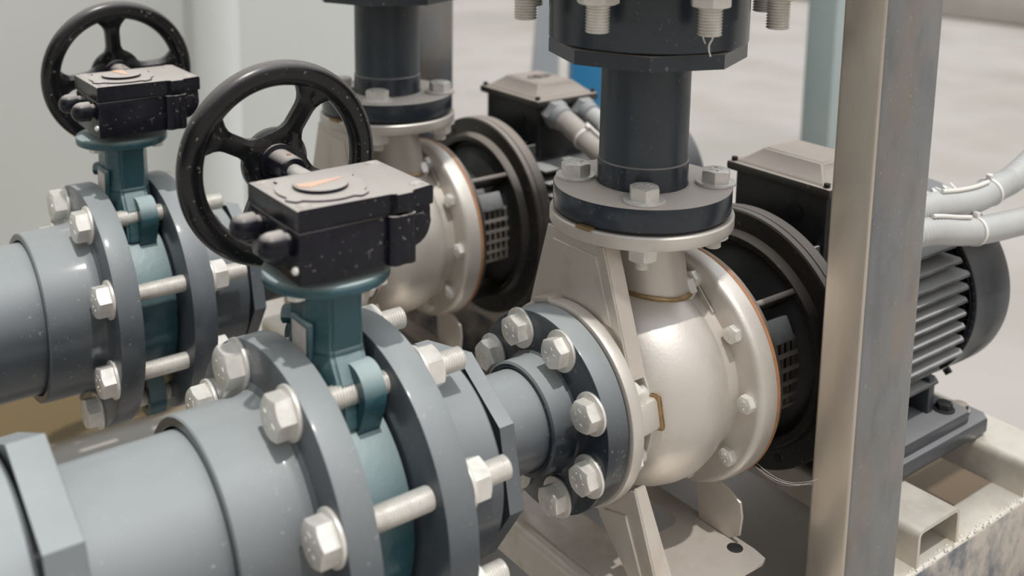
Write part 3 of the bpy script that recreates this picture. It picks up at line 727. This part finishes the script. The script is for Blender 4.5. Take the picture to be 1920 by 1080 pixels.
    bm = bmesh.new(); box(bm, (.195, -.068, .1585), (.305, .068, .1690), .003)
    obj('box_rim', bm, 'motor', tb)
    bm = bmesh.new()
    lo = [(.195 + .004, -.064), (.301, -.064), (.301, .064), (.199, .064)]
    l1 = [(.202, -.057), (.298, -.057), (.298, .057), (.202, .057)]
    l2 = [(.222, -.038), (.280, -.038), (.280, .038), (.222, .038)]
    R = [[bm.verts.new(V(x, y, z)) for x, y in L] for L, z in ((lo, .1688), (l1, .1700), (l2, .1860))]
    for A, B in zip(R, R[1:]):
        for i in range(4): bm.faces.new((A[i], A[(i + 1) % 4], B[(i + 1) % 4], B[i]))
    bm.faces.new(R[-1]); bm.faces.new(R[0][::-1])
    es = [e for e in bm.edges]; bmesh.ops.bevel(bm, geom=es, offset=.0025, segments=3, affect='EDGES')
    ld = obj('box_lid', bm, 'motor', tb)
    for x in (.2005, .2995):
        for y in (-.0605, .0605):
            bm = bmesh.new(); disc(bm, .1695, .1735, .0034, Matrix.Translation((x, y, 0)), .0006, 16); obj('lid_screw', bm, 'motor_in', ld)
    bm = bmesh.new(); lathe(bm, [(0, 0), (0, .0105), (.0012, .0105), (.0015, .008), (.0010, 0)], axisM(V(.2018, -.022, .132), (-1, 0, 0)), 28); obj('blanking_plug', bm, 'motor_in', tb)
    return t

def lettering(txt, size, Mx, matl, parent, name='lettering'):
    cu = bpy.data.curves.new(name, 'FONT'); cu.body = txt; cu.size = size; cu.extrude = .0003; cu.align_x = 'CENTER'; cu.align_y = 'CENTER'
    tmp = bpy.data.objects.new(name, cu); COL.objects.link(tmp); bpy.context.view_layer.update()
    me = bpy.data.meshes.new_from_object(tmp.evaluated_get(bpy.context.evaluated_depsgraph_get())); bpy.data.objects.remove(tmp)
    o = bpy.data.objects.new(name, me); COL.objects.link(o); o.parent = parent; o.matrix_local = Mx
    me.materials.clear(); me.materials.append(M[matl]); return o

RY = 0.4735; RX = 0.005      # second pump set behind the first
pf = make_pump('nearer stainless steel pump with large rounded casing, in full view at picture centre-right')
bf = make_bracket('black cast bracket between the nearer pump casing and its motor, left of the front post')
mf = make_motor('dark finned motor of the nearer pump, half hidden by the stainless post')
cowl_f = [c for c in mf.children if c.name.startswith('fan_cowl')][0]
lettering('MW', .034, Matrix.Translation((.462, -.0385, .1098)) @ Matrix.Rotation(math.radians(19.5), 4, 'X'), 'letter', cowl_f)
tb_f = [c for c in mf.children if c.name.startswith('terminal_box')][0]
def place(o, x, y): o.location = (x, y, o.location.z)
pr = copy_tree(pf); place(pr, RX, RY); pr['label'] = 'farther stainless steel pump, partly behind the nearer gear operator'
br = copy_tree(bf); place(br, RX, RY); br['label'] = 'dark cast bracket with silver perforated guard behind the farther pump'
mr = copy_tree(mf); place(mr, RX, RY); mr['label'] = 'dark motor of the farther pump, its terminal box left of the nearer riser pipe'
lid_r = [c for c in mr.children if c.name.startswith('terminal_box')][0]
bm = bmesh.new()       # raised oval emblem on the lid
Me = Matrix.Translation((.250, .0, .1858)) @ Matrix.Diagonal((1.0, .55, 1.0, 1.0))
lathe(bm, [(0, .0165), (.0008, .0165), (.0008, .0190), (0, .0190)], Me, 36)
box(bm, (-.020, -.003, 0), (.024, .0, .0008), 0, Me); box(bm, (-.004, -.014, 0), (.0, .014, .0008), 0, Me)
obj('lid_emblem', bm, 'motor_in', [c for c in lid_r.children if c.name.startswith('box_lid')][0])

# ------------------------------------------------------------------ pump connections
def connections(which, ox, oy):
    F = which == 'front'
    w_ = 'nearer' if F else 'farther'
    t = thing('reducer_pipe', f'short thin grey plastic pipe between reducing bush and suction flange of the {w_} pump', 'pipe', (ox, oy, 0), 'short thin suction pipes')
    bm = bmesh.new(); lathe(bm, [(-.2000, 0), (-.2000, .0447), (-.135, .0447), (-.135, 0)], XM, 72); obj('pipe_wall', bm, 'pvc', t)
    t = thing('pipe_flange', ('dark plastic flange with ring of eight silver bolts, suction side of the nearer pump' if F
              else 'grey plastic flange on suction side of the farther pump, hidden behind the nearer gear operator'), 'pipe flange', (ox, oy, 0), 'pump suction flanges')
    bm = bmesh.new(); disc(bm, -.1188, -.0945, .0922, XM, .0014, 96, .04); obj('disc', bm, 'pvc_dark2', t)
    bm = bmesh.new(); lathe(bm, [(-.1430, .0450), (-.1445, .0470), (-.1445, .0495), (-.1430, .0515), (-.1250, .0518), (-.1200, .0530), (-.1185, .0560), (-.1180, .045)], XM, 72)
    lathe(bm, [(-.1430, .0450), (-.120, .0450)], XM, 72); obj('socket', bm, 'pvc_dark2', t)
    bm = bmesh.new(); disc(bm, -.0947, -.0923, .0900, XM, .0003, 72, .045); obj('gasket', bm, 'rubber', t)
    for k in range(8):
        a = math.radians(22.5 + 45 * k)
        bolt(t, (-.1188, -.0757 * math.cos(a), .0757 * math.sin(a)), (1, 0, 0), .0145, .0108, .0188, .0028, .0078, .061, roll=k * 1.3 + .1, nut_at=.0400, nut_h=.011, nut_washer=False)
    # discharge flange on top
    t = thing('pipe_flange', ('dark grey plastic flange with dusty top at foot of the nearer vertical riser' if F
              else 'dark grey plastic flange with dusty top at foot of the farther vertical riser'), 'pipe flange', (ox, oy, 0), 'pump discharge flanges')
    bm = bmesh.new(); disc(bm, .1733, .1953, .0835, I4, .0014, 96, .035); obj('disc', bm, 'pvc_dark', t)
    bm = bmesh.new(); lathe(bm, [(.1953, .0445), (.1965, .0430), (.1985, .0425), (.2185, .0424), (.2200, .0412)], I4, 72); obj('socket', bm, 'pvc_dark', t)
    bm = bmesh.new(); disc(bm, .1708, .1733, .0815, I4, .0003, 72, .03); obj('gasket', bm, 'rubber', t)
    for k in range(4):
        a = math.radians(45 + 90 * k)
        bolt(t, (.0055 + .0655 * math.cos(a), .002 + .0655 * math.sin(a), .1953), (0, 0, -1), .0142, .0112, .0188, .0030, .0078, .062, roll=k * .8 + (.35 if F else .0), nut_at=.038, nut_h=.0125)
    t = thing('riser_pipe', f'dark grey vertical plastic riser pipe standing on the {w_} pump', 'pipe', (ox, oy, 0), 'vertical riser pipes')
    bm = bmesh.new(); lathe(bm, [(.200, 0), (.200, .0413), (.330, .0413), (.330, 0)], I4, 72); obj('pipe_wall', bm, 'pvc_dark3', t)
    # large union and flange above
    t = thing('flanged_union', ('large black octagonal union with hanging bolt ends at top of the nearer riser' if F
              else 'dark octagonal union at top of the farther riser, cut by the top edge'), 'flanged union', (ox, oy, 0), 'large flanged unions above the risers')
    bm = bmesh.new(); hexhead(bm, Matrix.Translation((0, 0, .3170)) @ Matrix.Rotation(math.radians(2), 4, 'Z'), .0905, .0135, 8, False); obj('octagon_ring', bm, 'pvc_dark', t)
    bm = bmesh.new(); hexhead(bm, Matrix.Translation((0, 0, .3130)) @ Matrix.Rotation(.39, 4, 'Z'), .0455, .0045, 8, False); obj('lip', bm, 'pvc_dark', t)
    bm = bmesh.new(); lathe(bm, [(.3300, .080), (.3322, .086), (.3324, .0888), (.3335, .0905), (.3350, .0908), (.42, .0908)], I4, 96); obj('body', bm, 'pvc_dark', t)
    bm = bmesh.new(); disc(bm, .396, .424, .148, I4, .002, 96, .05); obj('disc', bm, 'pvc_dark', t)
    for k in range(8):
        a = math.radians(-132.5 + 22.5 + 45 * k)
        p = V(.118 * math.cos(a), .118 * math.sin(a), .3960); nm = V(0, 0, -1)
        bm = bmesh.new(); L = .0430 if k != 1 else .0455
        thread(bm, axisM(p, nm), .0101, 0, L)
        o = obj('stud', bm, 'steel_zinc', t)
        bm = bmesh.new(); disc(bm, 0, .003, .0205, axisM(p, nm), .0005, 36); obj('washer', bm, 'steel_zinc', o)
        bm = bmesh.new(); hexhead(bm, axisM(p + nm * .003, nm, .2 + k), .0176, .0165); obj('nut', bm, 'steel_zinc', o)
        if F and k == 0:
            bm = bmesh.new(); q = p + nm * L; j = .0025
            for s in range(2):
                st = q + V(random.uniform(-.006, .006), random.uniform(-.006, .006), .002)
                pts = [st + V(random.uniform(-j, j), random.uniform(-j, j), -.0045 * i) for i in range(5 if s == 0 else 3)]
                tube(bm, smooth_path(pts, 4), lambda i: .0007, 6)
            obj('sealing_tape', bm, 'white', o)
M['pvc_dark2'] = mat('dark_glossy_pvc', (0.022, 0.029, 0.039), 0.24, 0, 0.12, 20, dust=0.95, dustcol=(0.37, 0.40, 0.41), specks=0.25, d0=0.05, coat=0.2)
M['pvc_dark3'] = mat('satin_dark_pvc', (0.036, 0.047, 0.060), 0.36, 0, 0.1, 14, specks=0.08)
connections('front', 0, 0)
connections('rear', RX, RY)

# ------------------------------------------------------------------ conduits
def corrugated(name, label, pts, r, matl, group, ribs=True):
    P = smooth_path(pts, 40)
    bm = bmesh.new(); tube(bm, P, (lambda i: r - (.0006 if i % 4 < 2 else 0)) if ribs else r, 28)
    o = obj(name, bm, matl); o.location = (0, 0, H); tag(o, label, 'conduit', group); return o, P
def cable_tie(P, idx, r, label, name='cable_tie'):
    p = P[idx]; d = (P[idx + 1] - P[idx - 1]).normalized()
    t = thing(name, label, 'cable tie', tuple(p)); Mq = axisM(V(0, 0, 0), d)
    bm = bmesh.new(); lathe(bm, [(-.0022, r - .0004), (-.0022, r + .0011), (.0022, r + .0011), (.0022, r - .0004), (-.0022, r - .0004)], Mq, 36); obj('strap', bm, 'white', t)
    bm = bmesh.new(); box(bm, (-.003, r + .0005, -.003), (.003, r + .006, .003), .0006, axisM(V(0, 0, 0), d)); obj('lock_head', bm, 'white', t)
    return t
g = 'grey flexible conduits'
c1, P1 = corrugated('flexible_conduit', 'upper grey flexible conduit curving up past the right side of the stainless post', [(.272, -.060, .128), (.274, -.078, .130), (.286, -.100, .136), (.320, -.105, .1385), (.365, -.105, .1330), (.408, -.105, .1310), (.451, -.105, .1360), (.490, -.105, .1420), (.560, -.105, .168)], .0150, 'conduit', g)
c2, P2 = corrugated('flexible_conduit', 'lower grey flexible conduit running across the top of the fan cowl', [(.232, -.060, .118), (.232, -.080, .116), (.250, -.106, .118), (.295, -.118, .1205), (.347, -.120, .1100), (.390, -.122, .1030), (.446, -.124, .0990), (.504, -.126, .0975), (.58, -.128, .105)], .0152, 'conduit', g)
c3, P3 = corrugated('flexible_conduit', 'dusty conduit dropping from nearer gland of the farther terminal box', [(.231, RY - .085, .143), (.231, RY - .10, .139), (.229, .33, .122), (.226, .27, .098), (.222, .23, .03), (.222, .22, -.12)], .0150, 'conduit_d', g, False)
c4, P4 = corrugated('flexible_conduit', 'pale conduit dropping from right-hand gland of the farther terminal box', [(.281, RY - .085, .143), (.281, RY - .10, .139), (.279, .33, .122), (.276, .27, .098), (.272, .23, .03), (.272, .22, -.12)], .0130, 'conduit', g, False)
for (gx_, rr, lab) in ((.231, .0205, 'grey hexagonal cable gland nearest the farther terminal box corner'), (.281, .0185, 'grey hexagonal cable gland further along the farther terminal box')):
    t = thing('cable_gland', lab, 'cable gland', (gx_, RY - .061, .150), 'grey cable glands')
    Mg = axisM(V(0, 0, 0), (0, -1, -.25))
    bm = bmesh.new(); hexhead(bm, Mg, rr, .016); obj('nut', bm, 'gland', t)
    bm = bmesh.new(); lathe(bm, [(.014, 0), (.014, rr * .9), (.026, rr * .82), (.028, rr * .7), (.028, 0)], Mg, 32); obj('collar', bm, 'gland', t)
for (gx_, lab) in ((.272, 'grey cable gland of the nearer motor feeding the upper conduit'), (.232, 'grey cable gland of the nearer motor feeding the lower conduit')):
    t = thing('cable_gland', lab, 'cable gland', (gx_, -.060, .129 if gx_ > .25 else .119), 'grey cable glands')
    bm = bmesh.new(); hexhead(bm, axisM(V(0, 0, 0), (0, -1, 0)), .0195, .014); obj('nut', bm, 'gland', t)
cable_tie(P1, 225, .015, 'white cable tie round the upper conduit right of the post')
cable_tie(P2, 190, .0152, 'white cable tie round the lower conduit right of the post')
cable_tie(P3, 70, .015, 'white cable tie round the dusty conduit beside the farther terminal box')
cable_tie(P4, 60, .013, 'white cable tie round the pale conduit beside the farther terminal box')
def marker(P, i0, i1, off, label):
    bm = bmesh.new(); tube(bm, [P[i] + Vector(off) for i in range(i0, i1, 4)], .0023, 14)
    o = obj('cable_marker', bm, 'white'); o.location = (0, 0, H); tag(o, label, 'cable marker', 'white cable marker tubes')
marker(P1, 130, 216, (0, -.004, .0165), 'thin white marker tube lying along top of the upper conduit')
marker(P2, 120, 180, (0, -.004, .0170), 'thin white marker tube lying along top of the lower conduit')
marker(P3, 66, 118, (.004, -.004, .0175), 'white marker tube strapped to the dusty conduit near the riser')

# ------------------------------------------------------------------ skid
t = thing('skid_frame', 'pale stainless steel skid frame of tubes under both pumps, outer side mottled and stained', 'skid frame', (0, 0, 0))
for (ya, yb) in ((-.190, -.147), (.205, .248), (.617, .660)):
    bm = bmesh.new(); box(bm, (-.130, ya, -.2899), (.80, yb, -.190), .005, seg=3); rl = obj('rail', bm, ['skid', 'skid_top'], t)
    for p in rl.data.polygons:
        if p.normal.z > .5: p.material_index = 1
bm = bmesh.new(); 
for k in range(230):     # hammered weld spatter along the outer top edge
    x = .12 + random.random() * .68; bmesh.ops.create_icosphere(bm, subdivisions=1, radius=random.uniform(.0005, .0016), matrix=Matrix.Translation((x, -.1885 + random.uniform(-.0015, .006), -.1900)))
obj('weld_seam', bm, 'steel_zinc', t)
def channel(x0, x1, y0, y1, lab):
    t = thing('cross_channel', lab, 'cross channel', (0, 0, 0), 'stainless cross channels on the skid')
    bm = bmesh.new(); h0, h1, th, r = -.1899, -.1500, .0042, .009
    o_, i_ = [(x0, h0)], [(x0 + th, h0)]
    for k in range(7):
        a = PI - PI / 2 * k / 6; o_.append((x0 + r + r * math.cos(a), h1 - r + r * math.sin(a))); i_.append((x0 + r + (r - th) * math.cos(a), h1 - r + (r - th) * math.sin(a)))
    for k in range(7):
        a = PI / 2 - PI / 2 * k / 6; o_.append((x1 - r + r * math.cos(a), h1 - r + r * math.sin(a))); i_.append((x1 - r + (r - th) * math.cos(a), h1 - r + (r - th) * math.sin(a)))
    o_.append((x1, h0)); i_.append((x1 - th, h0))
    A = []
    for y in (y0, y1): A.append(([bm.verts.new(V(x, y, z)) for x, z in o_], [bm.verts.new(V(x, y, z)) for x, z in i_]))
    n = len(o_)
    for k in range(n - 1):
        bm.faces.new((A[0][0][k], A[0][0][k + 1], A[1][0][k + 1], A[1][0][k])); bm.faces.new((A[0][1][k], A[1][1][k], A[1][1][k + 1], A[0][1][k + 1]))
        for e_ in (0, 1): bm.faces.new((A[e_][0][k], A[e_][1][k], A[e_][1][k + 1], A[e_][0][k + 1]))
    for k in (0, n - 1): bm.faces.new((A[0][0][k], A[1][0][k], A[1][1][k], A[0][1][k]))
    obj('channel_wall', bm, 'skid_top', t)
channel(-.104, -.030, -.186, .640, 'stainless cross channel under the pump suction ends, passing bottom centre')
channel(.210, .284, -.186, .640, 'stainless cross channel with open end beside the post foot')
channel(.415, .489, -.186, .640, 'stainless cross channel under the motor ends, at the right edge')

def post(x0, x1, y0, y1, z1, lab):
    t = thing('support_post', lab, 'post', (0, 0, 0), 'stainless steel posts')
    bm = bmesh.new(); box(bm, (x0, y0, -.1899), (x1, y1, z1), .004, seg=4)
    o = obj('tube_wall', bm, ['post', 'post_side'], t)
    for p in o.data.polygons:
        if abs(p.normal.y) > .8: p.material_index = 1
    return t
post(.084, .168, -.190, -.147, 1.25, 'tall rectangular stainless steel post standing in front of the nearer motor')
post(.122, .206, .617, .660, 1.25, 'narrow strip of a stainless post behind the farther riser')

# ------------------------------------------------------------------ background things
t = thing('painted_column', 'blurred grey-green column rising behind the nearer terminal box', 'column', (1.37, .79, 0), 'background columns')
bm = bmesh.new(); box(bm, (-.055, -.035, -.29), (.055, .035, .32), .004, Matrix.Rotation(.2, 4, 'Z')); obj('shaft', bm, 'column', t)
bm = bmesh.new(); box(bm, (-.09, -.07, -.29), (.09, .07, -.28), .002, Matrix.Rotation(.2, 4, 'Z')); obj('base_plate', bm, 'column', t)
t = thing('painted_column', 'bright blue column glimpsed left of the nearer riser below the union', 'column', (1.06, 1.23, 0), 'background columns')
bm = bmesh.new(); box(bm, (-.075, -.03, -.29), (.075, .03, .32), .004, Matrix.Rotation(-.55, 4, 'Z')); obj('shaft', bm, 'blue', t)
bm = bmesh.new(); box(bm, (-.09, -.05, -.29), (.09, .05, -.28), .002, Matrix.Rotation(-.55, 4, 'Z')); obj('base_plate', bm, 'blue', t)
t = thing('painted_column', 'pale grey tapering column above the farther terminal box', 'column', (1.13, 1.52, 0), 'background columns')
bm = bmesh.new(); Mr = Matrix.Rotation(-.6, 4, 'Z')
vs = [bm.verts.new(Mr @ V(x, y, z)) for z, a, b in ((-.29, -.055, .03), (.42, -.012, .03)) for x, y in ((a, -.02), (b, -.02), (b, .02), (a, .02))]
for f in ((0, 1, 5, 4), (1, 2, 6, 5), (2, 3, 7, 6), (3, 0, 4, 7), (0, 3, 2, 1), (4, 5, 6, 7)): bm.faces.new([vs[i] for i in f])
obj('shaft', bm, 'column_g', t)
bm = bmesh.new(); box(bm, (-.08, -.05, -.29), (.06, .05, -.28), .002, Mr); obj('base_plate', bm, 'column_g', t)
t = thing('standpipe', 'blurred pale upright pipe in front of the green wall, left of the nearer handwheel', 'pipe', (.06, 1.18, 0))
bm = bmesh.new(); lathe(bm, [(-.2899, 0), (-.2899, .042), (2.4, .042), (2.4, 0)], I4, 48); obj('pipe_wall', bm, 'column_w', t)

# fine spider web between the gasket and the post
bm = bmesh.new()
def strand(a, b, sag=.002, r=.00016):
    a, b = Vector(a), Vector(b); tube(bm, [a.lerp(b, k / 8) + V(0, 0, -sag * math.sin(PI * k / 8)) for k in range(9)], r, 5)
strand((.0705, -.094, -.075), (.0836, -.150, -.070), .008, .0003)
for k in range(2): strand((.0705, -.094 - .001 * k, -.075 + .004 * k), (.0836, -.152 - .003 * k, -.066 + .003 * k), .012 - .001 * k)
o = obj('spider_web', bm, 'white'); o.location = (0, 0, H); tag(o, 'fine white spider web low between the orange gasket and the stainless post', 'spider web')
